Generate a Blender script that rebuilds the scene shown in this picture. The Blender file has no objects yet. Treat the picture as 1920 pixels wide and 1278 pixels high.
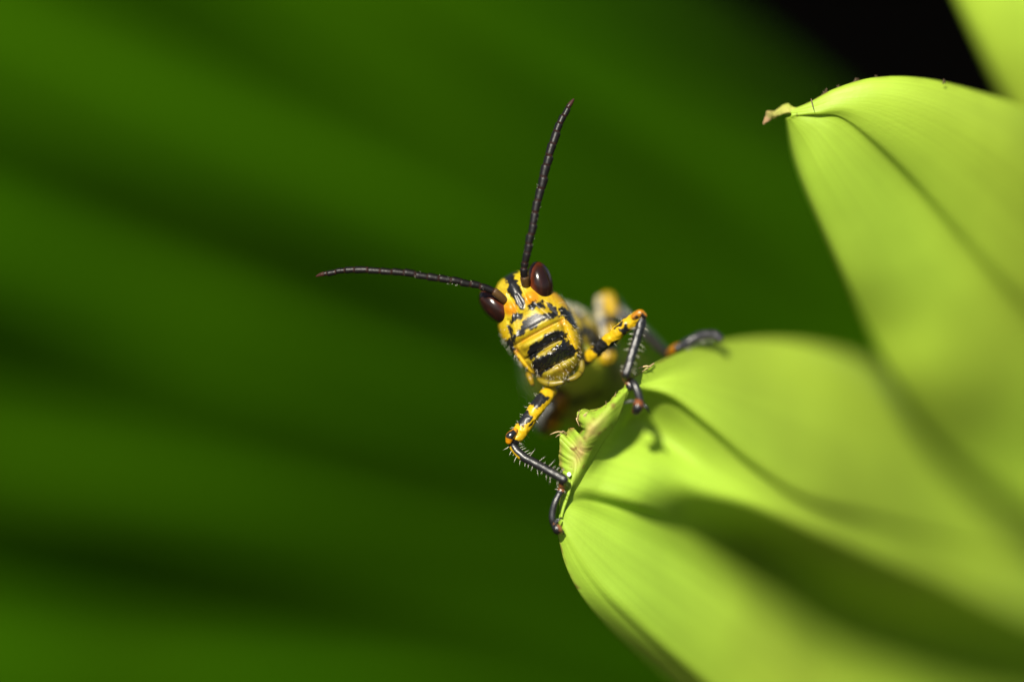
import bpy, math, random
import numpy as np
from mathutils import Vector, Matrix, noise as mnoise

# ------------------------------------------------------------------ camera, sky, sun, exposure
# 1 Blender unit = 1 centimetre (a macro scene)
sc = bpy.context.scene
sc.unit_settings.system = 'METRIC'
sc.unit_settings.scale_length = 0.01
col = sc.collection
D = 25.0                      # camera to focus plane (25 cm)
PPU = 384.0                   # photo pixels per centimetre on the focus plane
PITCH = math.radians(15)
FOC = Vector((0, 0, 25.0))
RIGHT = Vector((1, 0, 0))
FWD = Vector((0, math.cos(PITCH), -math.sin(PITCH)))
UP = Vector((0, math.sin(PITCH), math.cos(PITCH)))
CAM = FOC - FWD * D
cd = bpy.data.cameras.new('camera'); cam = bpy.data.objects.new('camera', cd); col.objects.link(cam)
cam.location = CAM
cam.rotation_euler = (math.radians(90) - PITCH, 0, 0)
cd.sensor_width = 36; cd.lens = 36 * D / (1920 / PPU)
cd.clip_start = 0.5; cd.clip_end = 60000
cd.dof.use_dof = True; cd.dof.focus_distance = D + 0.015
cd.dof.aperture_fstop = cd.lens * 1e-3 / 4.0
cd.dof.aperture_blades = 0
sc.camera = cam

LIGHT_VIEW = Vector((0.22, -0.46, 0.86)).normalized()      # travel direction: right, up, away
LD = (RIGHT * LIGHT_VIEW.x + UP * LIGHT_VIEW.y + FWD * LIGHT_VIEW.z).normalized()
TO_SUN = -LD
w = bpy.data.worlds.new('World'); sc.world = w; w.use_nodes = True
nt = w.node_tree
bg = nt.nodes['Background']
sky = nt.nodes.new('ShaderNodeTexSky'); sky.sky_type = 'NISHITA'; sky.sun_disc = False
sky.sun_elevation = math.asin(TO_SUN.z); sky.sun_rotation = math.atan2(TO_SUN.x, TO_SUN.y)
nt.links.new(sky.outputs[0], bg.inputs[0]); bg.inputs[1].default_value = 0.05
sd = bpy.data.lights.new('sun', 'SUN'); sun = bpy.data.objects.new('sun', sd); col.objects.link(sun)
sd.energy = 5.0; sd.angle = math.radians(0.53); sd.color = (1.0, 0.93, 0.79)
sun.rotation_euler = LD.to_track_quat('-Z', 'Y').to_euler(); sun.location = FOC + TO_SUN * 60
vs = sc.view_settings
vs.view_transform = 'Standard'; vs.look = 'None'; vs.gamma = 1.0; vs.exposure = 1.15; vs.use_curve_mapping = False
sc.cycles.use_denoising = True
sc.cycles.max_bounces = 10; sc.cycles.transparent_max_bounces = 8
rnd = random.Random(7)

# ------------------------------------------------------------------ helpers
def V(px, py, z):
    """photo pixel + depth behind the focus plane (cm) -> world point on that ray"""
    k = (D + z) / D / PPU
    return CAM + RIGHT * ((px - 960) * k) + UP * (-(py - 639) * k) + FWD * (D + z)

def vv(p):  # px,py,z -> view coords (x right, y up, z away) in cm
    k = (D + p[2]) / D / PPU
    return np.array([(p[0] - 960) * k, -(p[1] - 639) * k, p[2]])

MV = np.array([[RIGHT.x, UP.x, FWD.x], [RIGHT.y, UP.y, FWD.y], [RIGHT.z, UP.z, FWD.z]])
FOCN = np.array(FOC)
def to_world(P):
    return np.asarray(P) @ MV.T + FOCN

def catmull(pts, n):
    pts = np.asarray(pts, float)
    m = len(pts)
    ext = np.concatenate([(2 * pts[0] - pts[1])[None], pts, (2 * pts[-1] - pts[-2])[None]])
    u = np.linspace(0, m - 1 - 1e-9, n)
    i = u.astype(int); t = (u - i)[:, None]
    if pts.ndim == 3: t = t[:, :, None]
    p0, p1, p2, p3 = ext[i], ext[i + 1], ext[i + 2], ext[i + 3]
    return 0.5 * (2 * p1 + (p2 - p0) * t + (2 * p0 - 5 * p1 + 4 * p2 - p3) * t**2 + (3 * p1 - p0 - 3 * p2 + p3) * t**3)

def nz(p, s, seed=0.0):
    return mnoise.noise(Vector((p[0] * s + seed, p[1] * s - seed * .7, p[2] * s + seed * 1.3)))

def fbm(p, s, seed=0.0, o=4):
    return mnoise.fractal(Vector((p[0] * s + seed, p[1] * s - seed * .7, p[2] * s + seed * 1.3)), 1.0, 2.0, o)

def link_mesh(name, verts, faces, mat, parent=None, cols=None, rough=None, smooth=True, world=False, uvs=None):
    P = np.asarray(verts, float)
    if not world: P = to_world(P)
    org = np.zeros(3)
    o_parent = None
    if parent is not None:
        org = np.array(parent['_o'])
    else:
        org = P.mean(0); org[2] = P[:, 2].min()
    me = bpy.data.meshes.new(name)
    me.from_pydata([tuple(x) for x in (P - org)], [], [tuple(f) for f in faces])
    me.update()
    if cols is not None:
        a = me.color_attributes.new('Col', 'FLOAT_COLOR', 'POINT')
        c = np.ones((len(P), 4)); c[:, :3] = np.asarray(cols)[:, :3]
        a.data.foreach_set('color', c.ravel())
    if rough is not None:
        a = me.attributes.new('Rgh', 'FLOAT', 'POINT'); a.data.foreach_set('value', np.asarray(rough, float))
    if uvs is not None:
        a = me.attributes.new('LeafUV', 'FLOAT_VECTOR', 'POINT')
        q = np.zeros((len(P), 3)); q[:, :2] = uvs
        a.data.foreach_set('vector', q.ravel())
    if smooth:
        me.polygons.foreach_set('use_smooth', [True] * len(me.polygons))
    me.materials.append(mat)
    o = bpy.data.objects.new(name, me); col.objects.link(o)
    if parent is not None:
        o.parent = parent
    else:
        o.location = org
    o['_o'] = [float(x) for x in org]
    return o

def empty(name, p):
    o = bpy.data.objects.new(name, None); col.objects.link(o); o.location = p
    o.empty_display_size = 0.1
    o['_o'] = [float(x) for x in p]
    return o

def tag(o, label=None, cat=None, group=None, kind=None):
    if label: o['label'] = label
    if cat: o['category'] = cat
    if group: o['group'] = group
    if kind: o['kind'] = kind
    return o

def grid_faces(nu, nv, wrap=False, off=0):
    f = []
    for i in range(nu - 1):
        for j in range(nv if wrap else nv - 1):
            j2 = (j + 1) % nv
            f.append((off + i * nv + j, off + i * nv + j2, off + (i + 1) * nv + j2, off + (i + 1) * nv + j))
    return f

def tube_geo(ctrl, radii, nu, nv, ref=(0, 0, -1), caps=(1, 1), oval=1.0):
    """ctrl in view cm, radii in cm; returns verts, faces, T (param), A (angle), axis pts. angle 0 = screen side, pi/2 = towards ref"""
    C = catmull(ctrl, nu); R = catmull(np.asarray(radii, float)[:, None], nu)[:, 0]
    T = np.gradient(C, axis=0); T /= np.linalg.norm(T, axis=1)[:, None] + 1e-12
    L = np.concatenate([[0], np.cumsum(np.linalg.norm(np.diff(C, axis=0), axis=1))])
    rf = np.array(ref, float)
    S = np.cross(T, rf); S /= np.linalg.norm(S, axis=1)[:, None] + 1e-12
    F = np.cross(S, T)
    rings = []; rr = []; tt = []
    # hemispherical ends
    def cap(ci, sign):
        out = []
        for a in (1.45, 1.1, 0.7, 0.35):
            out.append((C[ci] + sign * T[ci] * R[ci] * math.sin(a), R[ci] * math.cos(a), S[ci], F[ci], L[ci] / L[-1]))
        return out
    seq = []
    if caps[0]: seq += cap(0, -1)
    for i in range(nu): seq.append((C[i], R[i], S[i], F[i], L[i] / L[-1]))
    if caps[1]: seq += cap(-1, 1)[::-1]
    ang = np.linspace(0, 2 * math.pi, nv, endpoint=False)
    verts = []; A = []; TT = []
    for (c, r, s, f, t) in seq:
        for a in ang:
            verts.append(c + r * (math.cos(a) * s + oval * math.sin(a) * f)); A.append(a); TT.append(t)
    n = len(seq)
    faces = grid_faces(n, nv, True)
    verts = np.array(verts)
    c0 = len(verts); verts = np.vstack([verts, verts[:nv].mean(0), verts[(n - 1) * nv:].mean(0)])
    A += [0, 0]; TT += [0, 1]
    for j in range(nv):
        faces.append((c0, (j + 1) % nv, j)); faces.append((c0 + 1, (n - 1) * nv + j, (n - 1) * nv + (j + 1) % nv))
    return verts, faces, np.array(TT), np.array(A)

def px_tube(pts, radpx, nu=24, nv=14, **k):
    return tube_geo([vv(p) for p in pts], [r / PPU for r in radpx], nu, nv, **k)

def merge(geos):
    vs_, fs, o = [], [], 0
    extra = []
    for g in geos:
        v, f = g[0], g[1]
        vs_.append(np.asarray(v)); fs += [tuple(i + o for i in q) for q in f]; o += len(v)
    return np.vstack(vs_), fs

def hair_geo(items, r=0.0018, bend=0.15):
    """items: (base, dir*length) in view cm -> tapered 3-sided bristles"""
    vs_, fs = [], []
    for b, d in items:
        b = np.asarray(b, float); d = np.asarray(d, float); L = np.linalg.norm(d)
        if L < 1e-6: continue
        t = d / L
        s = np.cross(t, [0.3, 0.2, 1.0]); s /= np.linalg.norm(s) + 1e-9; f = np.cross(s, t)
        bd = np.array([rnd.uniform(-1, 1), rnd.uniform(-1, 1), rnd.uniform(-1, 1)]) * bend * L
        o = len(vs_)
        for k, rr in ((0, 1.0), (0.5, 0.75)):
            c = b + d * k + bd * k * k
            for a in (0, 2.094, 4.189): vs_.append(c + (s * math.cos(a) + f * math.sin(a)) * r * rr)
        vs_.append(b + d + bd)
        for j in range(3):
            j2 = (j + 1) % 3
            fs.append((o + j, o + j2, o + 3 + j2, o + 3 + j)); fs.append((o + 3 + j, o + 3 + j2, o + 6))
    return np.array(vs_), fs

# ------------------------------------------------------------------ materials
def new_mat(name):
    m = bpy.data.materials.new(name); m.use_nodes = True
    t = m.node_tree; t.nodes.clear()
    out = t.nodes.new('ShaderNodeOutputMaterial')
    return m, t, out

def N(t, typ, **kw):
    n = t.nodes.new(typ)
    for k, v in kw.items(): setattr(n, k, v)
    return n

def mat_leaf(name, trans=0.4, rough=0.42, spec=0.35, vein=0.16, tint=(1.25, 1.12, 0.6)):
    m, t, out = new_mat(name); L = t.links
    at = N(t, 'ShaderNodeAttribute', attribute_name='Col')
    uv = N(t, 'ShaderNodeAttribute', attribute_name='LeafUV')
    mp = N(t, 'ShaderNodeMapping'); mp.inputs['Scale'].default_value = (2.0, 90, 1)
    L.new(uv.outputs['Vector'], mp.inputs['Vector'])
    n1 = N(t, 'ShaderNodeTexNoise'); n1.inputs['Scale'].default_value = 1.0; n1.inputs['Detail'].default_value = 3
    L.new(mp.outputs[0], n1.inputs['Vector'])
    tc = N(t, 'ShaderNodeTexCoord')
    n2 = N(t, 'ShaderNodeTexNoise'); n2.inputs['Scale'].default_value = 1.3; n2.inputs['Detail'].default_value = 4
    L.new(tc.outputs['Object'], n2.inputs['Vector'])
    r1 = N(t, 'ShaderNodeMapRange'); r1.inputs[1].default_value = .3; r1.inputs[2].default_value = .7
    r1.inputs[3].default_value = 1 - vein; r1.inputs[4].default_value = 1 + vein
    L.new(n1.outputs[0], r1.inputs[0])
    r2 = N(t, 'ShaderNodeMapRange'); r2.inputs[1].default_value = .3; r2.inputs[2].default_value = .7
    r2.inputs[3].default_value = 0.9; r2.inputs[4].default_value = 1.1
    L.new(n2.outputs[0], r2.inputs[0])
    mu = N(t, 'ShaderNodeMath', operation='MULTIPLY'); L.new(r1.outputs[0], mu.inputs[0]); L.new(r2.outputs[0], mu.inputs[1])
    vm = N(t, 'ShaderNodeVectorMath', operation='SCALE'); L.new(at.outputs['Color'], vm.inputs[0]); L.new(mu.outputs[0], vm.inputs['Scale'])
    p = N(t, 'ShaderNodeBsdfPrincipled'); L.new(vm.outputs[0], p.inputs['Base Color'])
    p.inputs['Roughness'].default_value = rough; p.inputs['Specular IOR Level'].default_value = spec
    n3 = N(t, 'ShaderNodeTexNoise'); n3.inputs['Scale'].default_value = 55; n3.inputs['Detail'].default_value = 2
    L.new(tc.outputs['Object'], n3.inputs['Vector'])
    ad = N(t, 'ShaderNodeMath', operation='ADD'); L.new(n3.outputs[0], ad.inputs[0]); L.new(n1.outputs[0], ad.inputs[1])
    bp = N(t, 'ShaderNodeBump'); bp.inputs['Strength'].default_value = .2; bp.inputs['Distance'].default_value = .006
    L.new(ad.outputs[0], bp.inputs['Height']); L.new(bp.outputs[0], p.inputs['Normal'])
    tm = N(t, 'ShaderNodeVectorMath', operation='MULTIPLY'); L.new(vm.outputs[0], tm.inputs[0]); tm.inputs[1].default_value = tint
    tr = N(t, 'ShaderNodeBsdfTranslucent'); L.new(tm.outputs[0], tr.inputs['Color'])
    mx = N(t, 'ShaderNodeMixShader'); mx.inputs[0].default_value = trans
    L.new(p.outputs[0], mx.inputs[1]); L.new(tr.outputs[0], mx.inputs[2]); L.new(mx.outputs[0], out.inputs[0])
    return m

def mat_chitin(name, coat=0.0, bump=.25, bscale=220, spec=.3):
    m, t, out = new_mat(name); L = t.links
    at = N(t, 'ShaderNodeAttribute', attribute_name='Col'); rg = N(t, 'ShaderNodeAttribute', attribute_name='Rgh')
    p = N(t, 'ShaderNodeBsdfPrincipled')
    tc = N(t, 'ShaderNodeTexCoord')
    n = N(t, 'ShaderNodeTexNoise'); n.inputs['Scale'].default_value = bscale; n.inputs['Detail'].default_value = 3
    L.new(tc.outputs['Object'], n.inputs['Vector'])
    r = N(t, 'ShaderNodeMapRange'); r.inputs[1].default_value = .3; r.inputs[2].default_value = .7; r.inputs[3].default_value = .8; r.inputs[4].default_value = 1.2
    L.new(n.outputs[0], r.inputs[0])
    vm = N(t, 'ShaderNodeVectorMath', operation='SCALE'); L.new(at.outputs['Color'], vm.inputs[0]); L.new(r.outputs[0], vm.inputs['Scale'])
    L.new(vm.outputs[0], p.inputs['Base Color']); L.new(rg.outputs['Fac'], p.inputs['Roughness'])
    p.inputs['Specular IOR Level'].default_value = spec
    p.inputs['Coat Weight'].default_value = coat; p.inputs['Coat Roughness'].default_value = .1
    b = N(t, 'ShaderNodeBump'); b.inputs['Strength'].default_value = bump; b.inputs['Distance'].default_value = .004
    L.new(n.outputs[0], b.inputs['Height']); L.new(b.outputs[0], p.inputs['Normal'])
    L.new(p.outputs[0], out.inputs[0])
    return m

def mat_hair():
    m, t, out = new_mat('pale_bristle'); L = t.links
    p = N(t, 'ShaderNodeBsdfPrincipled'); p.inputs['Base Color'].default_value = (.62, .58, .48, 1); p.inputs['Roughness'].default_value = .4
    p.inputs['Specular IOR Level'].default_value = .6
    n = N(t, 'ShaderNodeTexNoise'); n.inputs['Scale'].default_value = 40
    r = N(t, 'ShaderNodeValToRGB'); r.color_ramp.elements[0].color = (.34, .3, .22, 1); r.color_ramp.elements[1].color = (.75, .72, .64, 1)
    L.new(n.outputs[0], r.inputs[0]); L.new(r.outputs[0], p.inputs['Base Color'])
    L.new(p.outputs[0], out.inputs[0]); return m

def mat_noise(name, c1, c2, scale, rough=.85, bump=.6, dist=.3, detail=8, stretch=(1, 1, 1)):
    m, t, out = new_mat(name); L = t.links
    tc = N(t, 'ShaderNodeTexCoord'); mp = N(t, 'ShaderNodeMapping'); mp.inputs['Scale'].default_value = stretch
    L.new(tc.outputs['Object'], mp.inputs[0])
    n = N(t, 'ShaderNodeTexNoise'); n.inputs['Scale'].default_value = scale; n.inputs['Detail'].default_value = detail
    L.new(mp.outputs[0], n.inputs['Vector'])
    r = N(t, 'ShaderNodeValToRGB'); r.color_ramp.elements[0].position = .35; r.color_ramp.elements[1].position = .68
    r.color_ramp.elements[0].color = (*c1, 1); r.color_ramp.elements[1].color = (*c2, 1)
    L.new(n.outputs[0], r.inputs[0])
    p = N(t, 'ShaderNodeBsdfPrincipled'); L.new(r.outputs[0], p.inputs['Base Color']); p.inputs['Roughness'].default_value = rough; p.inputs['Specular IOR Level'].default_value = .08
    b = N(t, 'ShaderNodeBump'); b.inputs['Strength'].default_value = bump; b.inputs['Distance'].default_value = dist
    L.new(n.outputs[0], b.inputs['Height']); L.new(b.outputs[0], p.inputs['Normal'])
    L.new(p.outputs[0], out.inputs[0]); return m

M_LEAF = mat_leaf('young_leaf', trans=.42, vein=.055, spec=.3, rough=.5)
M_DARKLEAF = mat_leaf('dimmed_leaf', trans=.18, rough=.7, spec=.015, vein=.08)
M_CHITIN = mat_chitin('chitin', spec=.4)
M_GLOSS = mat_chitin('glossy_chitin', coat=.0, bump=.24, bscale=130, spec=.55)
M_EYE = mat_chitin('compound_eye', coat=.0, bump=.03, bscale=600, spec=.3)
M_HAIR = mat_hair()
M_ANT = mat_chitin('antenna_cuticle', bump=.3, bscale=150, spec=.22)
M_SOIL = mat_noise('soil', (.010, .007, .004), (.028, .018, .010), .25, bump=.8, dist=1.0)
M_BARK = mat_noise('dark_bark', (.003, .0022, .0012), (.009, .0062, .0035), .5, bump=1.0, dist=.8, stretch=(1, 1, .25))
M_DRY = mat_leaf('dried_tissue', trans=.2, rough=.7, spec=.2, vein=.3, tint=(1, .95, .8))

# ------------------------------------------------------------------ setting: ground
def build_ground():
    xs = np.concatenate([[-25000, -3000, -600], np.linspace(-150, 150, 61), [600, 3000, 25000]])
    P = []
    for y in xs:
        for x in xs:
            h = 1.6 * fbm((x, y, 0), .02, 3.1) if abs(x) < 200 and abs(y) < 200 else 0
            P.append((x, y, h - 1.5))
    o = link_mesh('ground', P, grid_faces(len(xs), len(xs)), M_SOIL, world=True)
    tag(o, 'dark bare soil under the plants', 'ground', kind='structure')
build_ground()

# ------------------------------------------------------------------ leaves
GREEN = np.array([.32, .465, .042])
def leaf_sheet(name, ribs, parent, mat, nu, nv, thick=0.014, base=GREEN, margin=None, colfn=None, zs=0.0, mott=0.0):
    """ribs: list of polylines of (px,py,z). columns along u, ribs across v."""
    if zs: ribs = [[(p[0], p[1], p[2] + zs * max(0, p[2] - .12)) for p in rib] for rib in ribs]
    R = np.array([[vv(p) for p in rib] for rib in ribs])           # (nr, nc, 3)
    A = catmull(R, nv)                                               # across
    G = np.swapaxes(catmull(np.swapaxes(A, 0, 1), nu), 0, 1)         # (nv, nu, 3)
    du = np.gradient(G, axis=1); dv = np.gradient(G, axis=0)
    Nn = np.cross(du, dv); Nn /= np.linalg.norm(Nn, axis=2)[:, :, None] + 1e-12
    if Nn[nv // 2, nu // 2, 2] > 0: Nn = -Nn                        # towards the camera
    uu, vvv = np.meshgrid(np.linspace(0, 1, nu), np.linspace(0, 1, nv))
    C = np.zeros((nv, nu, 3))
    for j in range(nv):
        for i in range(nu):
            p = G[j, i]
            c = base * (1 + .14 * fbm(p, 1.1, 5)) * (1 + mott * fbm(p, .55, 14)) * np.array([1 + .12 * nz(p, .8, 9), 1, 1])
            if colfn is not None: c = colfn(c, uu[j, i], vvv[j, i], p)
            C[j, i] = c
    top = G + Nn * thick * .5; bot = G - Nn * thick * .5
    P = np.vstack([top.reshape(-1, 3), bot.reshape(-1, 3)])
    n = nu * nv
    F = grid_faces(nv, nu) + [tuple(reversed(f)) for f in grid_faces(nv, nu, off=n)]
    rim = [j * nu for j in range(nv)], [j * nu + nu - 1 for j in range(nv)], list(range(nu)), [(nv - 1) * nu + i for i in range(nu)]
    for L in rim:
        for a, b in zip(L[:-1], L[1:]): F.append((a, b, b + n, a + n))
    cc = np.vstack([C.reshape(-1, 3)] * 2)
    uvs = np.stack([uu.ravel(), vvv.ravel()], 1)
    return link_mesh(name, P, F, mat, parent, cols=cc, uvs=np.vstack([uvs, uvs]))

def ribs_shift(r, dx, dy, dz):
    return [(p[0] + dx, p[1] + dy, p[2] + dz) for p in r]

STEM_BASE = V(2560, 1300, 3.2); STEM_BASE.z = 0.0
plant = empty('broad_leaf_plant', STEM_BASE)
tag(plant, 'bright yellow-green pleated leaves with chewed and withered tips holding the insect', 'plant')

BROWN = np.array([.20, .11, .035]); TAN = np.array([.50, .38, .14])

# --- chewed leaf (the insect's perch)
A = [
 [(1182, 716, .04), (1204, 695, .06), (1262, 665, .14), (1335, 641, .27), (1430, 634, .45), (1540, 648, .65), (1650, 690, .90), (1790, 775, 1.25), (1960, 890, 1.7), (2300, 1110, 2.5)],
 [(1180, 722, .02), (1210, 716, .08), (1270, 700, .15), (1350, 688, .25), (1450, 694, .41), (1560, 718, .60), (1670, 765, .84), (1810, 850, 1.18), (1970, 955, 1.6), (2300, 1140, 2.45)],
 [(1178, 728, .00), (1212, 729, .08), (1265, 740, .11), (1340, 788, .17), (1420, 850, .28), (1520, 915, .45), (1640, 955, .70), (1790, 1010, 1.05), (1970, 1080, 1.5), (2300, 1190, 2.4)],
 [(1174, 736, -.02), (1208, 744, .11), (1258, 760, .145), (1328, 812, .215), (1408, 874, .32), (1508, 930, .48), (1630, 970, .74), (1780, 1025, 1.08), (1962, 1092, 1.5), (2300, 1200, 2.4)],
 [(1156, 786, -.02), (1178, 790, .08), (1240, 815, .16), (1318, 868, .22), (1408, 915, .32), (1510, 960, .48), (1622, 1004, .70), (1772, 1062, 1.0), (1955, 1130, 1.42), (2300, 1230, 2.35)],
 [(1122, 838, .04), (1152, 850, .08), (1225, 872, .16), (1310, 922, .25), (1412, 957, .36), (1515, 1001, .52), (1618, 1042, .69), (1772, 1099, .98), (1950, 1168, 1.38), (2300, 1260, 2.3)],
 [(1085, 905, .05), (1118, 912, .075), (1205, 938, .15), (1302, 975, .42), (1400, 1010, .66), (1480, 1060, .82), (1580, 1130, 1.04), (1710, 1180, 1.28), (1905, 1235, 1.66), (2300, 1310, 2.5)],
 [(1066, 934, .04), (1108, 940, .07), (1196, 966, .125), (1295, 1006, .34), (1385, 1050, .60), (1462, 1100, .76), (1562, 1180, .98), (1700, 1240, 1.22), (1900, 1300, 1.62), (2300, 1370, 2.5)],
 [(1058, 952, .02), (1100, 965, .04), (1188, 1010, .13), (1285, 1062, .25), (1375, 1120, .39), (1455, 1180, .54), (1556, 1255, .74), (1695, 1325, 1.0), (1890, 1395, 1.4), (2300, 1450, 2.45)],
 [(1053, 968, -.01), (1076, 1005, -.01), (1130, 1070, .03), (1200, 1140, .10), (1282, 1212, .21), (1372, 1290, .36), (1482, 1380, .56), (1620, 1460, .82), (1810, 1530, 1.2), (2260, 1560, 2.4)],
 [(1050, 974, .0), (1060, 1008, .0), (1090, 1066, .03), (1136, 1126, .09), (1200, 1190, .18), (1284, 1264, .32), (1390, 1352, .51), (1524, 1442, .77), (1714, 1530, 1.14), (2225, 1605, 2.35)],
 [(1048, 980, .02), (1050, 1012, .04), (1064, 1064, .08), (1094, 1118, .15), (1146, 1176, .25), (1226, 1248, .39), (1330, 1335, .58), (1460, 1430, .85), (1650, 1530, 1.2), (2200, 1640, 2.4)],
]
def colA(c, u, v, p):
    e = v * 11.0
    d = e                                # distance from the top margin
    if d < .22:
        k = (1 - d / .22) * max(0, min(1, .6 + 1.2 * nz(p, 14, 2))) * max(0, 1 - u * 3.2)
        c = c * (1 - k) + BROWN * .8 * k
    if e > 10.7 and u < .3:    # thin brown line of the lower margin
        k = min(1, (e - 10.7) / .2) * max(0, min(1, .6 + 1.8 * nz(p, 18, 4))) * .8
        c = c * (1 - k) + BROWN * .6 * k
    return c
for ri, dzs in ((3, (0, .05, .03, 0, 0, 0, 0, 0, 0)), (4, (0, .16, .10, .04, .01, 0, 0, 0, 0)), (5, (0, .08, .02, 0, 0, 0, 0, 0, 0)), (6, (0, 0, .0, .03, .10, .15, .18, .2, .2)), (7, (0, .06, .09, .14, .22, .30, .36, .4, .4))):
    for ci, dz in enumerate(dzs):
        q = A[ri][ci]; A[ri][ci] = (q[0], q[1], q[2] + dz)
for ci in range(10):                      # gently rounded lower margin
    b_ = A[10][ci][2]; q = A[11][ci]; A[11][ci] = (q[0], q[1], b_ + .03)
leafA = leaf_sheet('leaf', A, plant, M_LEAF, 190, 200, colfn=colA, zs=.6)
tag(leafA, 'broad folded leaf blade with a ragged chewed end')

# curled chewed margin (its right edge is the blade's own left boundary)
leftE = [(1180, 716), (1168, 728), (1153, 742), (1136, 759), (1108, 771), (1094, 768), (1084, 779), (1089, 795), (1092, 806), (1082, 822),
         (1076, 806), (1070, 803), (1062, 812), (1051, 811), (1050, 826), (1050, 850), (1052, 872), (1059, 888), (1060, 905), (1052, 935), (1049, 958), (1049, 975)]
midE = [(1181, 718, .0), (1172, 731, -.03), (1160, 748, -.07), (1146, 768, -.13), (1124, 783, -.19), (1118, 786, -.22), (1112, 792, -.25), (1108, 800, -.28), (1105, 808, -.3), (1100, 822, -.32),
        (1097, 828, -.33), (1094, 834, -.33), (1090, 842, -.33), (1086, 850, -.32), (1082, 860, -.3), (1078, 870, -.27), (1075, 884, -.23), (1072, 900, -.19), (1068, 916, -.14), (1060, 938, -.08), (1054, 956, -.04), (1051, 972, -.01)]
rightE = [tuple(p) for p in [(1182, 717, .04)]] + [None] * 20 + [(1053, 968, -.01)]
bl = catmull(np.array([r[0] for r in A[:10]], float), 22)
rightE = [tuple(x) for x in bl]
def mid2(a, b, k, dz=0): return [(p[0] * (1 - k) + q[0] * k, p[1] * (1 - k) + q[1] * k, p[2] * (1 - k) + q[2] * k + dz) for p, q in zip(a, b)]
midE = [(p[0], p[1], p[2] * (.5 if p[1] < 800 else .5 - .42 * min(1, (p[1] - 800) / 60))) for p in midE]
L3 = [(x, y, .04 + .02 * math.sin(i * 1.7)) for i, (x, y) in enumerate(leftE)]
midE[1:-1] = [(p[0], p[1], p[2] + .02) for p in midE[1:-1]]
def dens(P, jit):
    Q = catmull(np.array(P, float), 89)
    for i in range(2, 87):
        Q[i] += np.array([rnd.gauss(0, jit), rnd.gauss(0, jit), rnd.gauss(0, jit * .006)])
    return [tuple(q) for q in Q]
rightE = dens(rightE, 0); midE = dens(midE, .35); L3 = dens(L3, 1.1)
M_ = [L3, mid2(L3, midE, .5, -.01), midE, mid2(midE, rightE, .55, -.03), [(p[0], p[1], p[2] - .005) for p in rightE]]
def colF(c, u, v, p):
    k = max(0, 1 - abs(v - .5) / .3) * max(0, min(1, (u - .16) * 4)) * max(0, min(1, (.80 - u) * 5))
    k *= min(1, max(0, .8 + 1.0 * fbm(p, 9, 2)))
    c = c * (1 - k) + TAN * k
    b = max(0, 1 - v / .16) * min(1, max(0, .6 + 1.4 * nz(p, 16, 6)))
    b = max(b, min(.85, max(0, 3.5 * (nz(p, 38, 8) - .32))) * (1 if v < .8 else .3))
    return c * (1 - b) + BROWN * (1.1 + .5 * nz(p, 50, 3)) * b
mg = leaf_sheet('chewed_margin', M_, leafA, M_LEAF, 360, 60, colfn=colF, thick=.012)
tag(mg, 'ragged browned margin curling up where the leaf was eaten')

def fibres(name, parent, lines, rpx, colr):
    geos = []; cc = []
    for ln in lines:
        v, f, T, Aa = px_tube(ln, [rpx * 1.0] * (len(ln) - 1) + [rpx * .3], 10, 5)
        geos.append((v, f)); cc.append(np.tile(colr, (len(v), 1)) * (0.7 + .6 * rnd.random()))
    v, f = merge(geos)
    o = link_mesh(name, v, f, M_DRY, parent, cols=np.vstack(cc), uvs=np.zeros((len(v), 2)))
    tag(o, kind='stuff'); return o
fibres('dry_fibres', leafA, [
    [(1056, 812, .02), (1050, 809, .01), (1042, 810, .0), (1032, 814, -.01)], [(1054, 816, .02), (1048, 815, .01), (1042, 819, .01)],
    [(1062, 813, .02), (1056, 808, .0), (1050, 811, .0)], [(1088, 790, .02), (1083, 782, .0), (1087, 768, -.01)], [(1090, 786, .02), (1095, 778, -.03), (1102, 772, -.04)],
    [(1090, 784, .0), (1096, 782, -.04), (1100, 776, -.05)], [(1137, 760, .01), (1136, 752, -.02)], [(1085, 783, .02), (1081, 785, .0), (1086, 798, .01)],
    [(1153, 742, .0), (1155, 735, -.02)], [(1226, 681, .06), (1215, 689, .04), (1203, 697, .04)], [(1198, 690, .05), (1212, 686, .03), (1222, 688, .04)]], 1.3, np.array([.42, .30, .16]))

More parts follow.
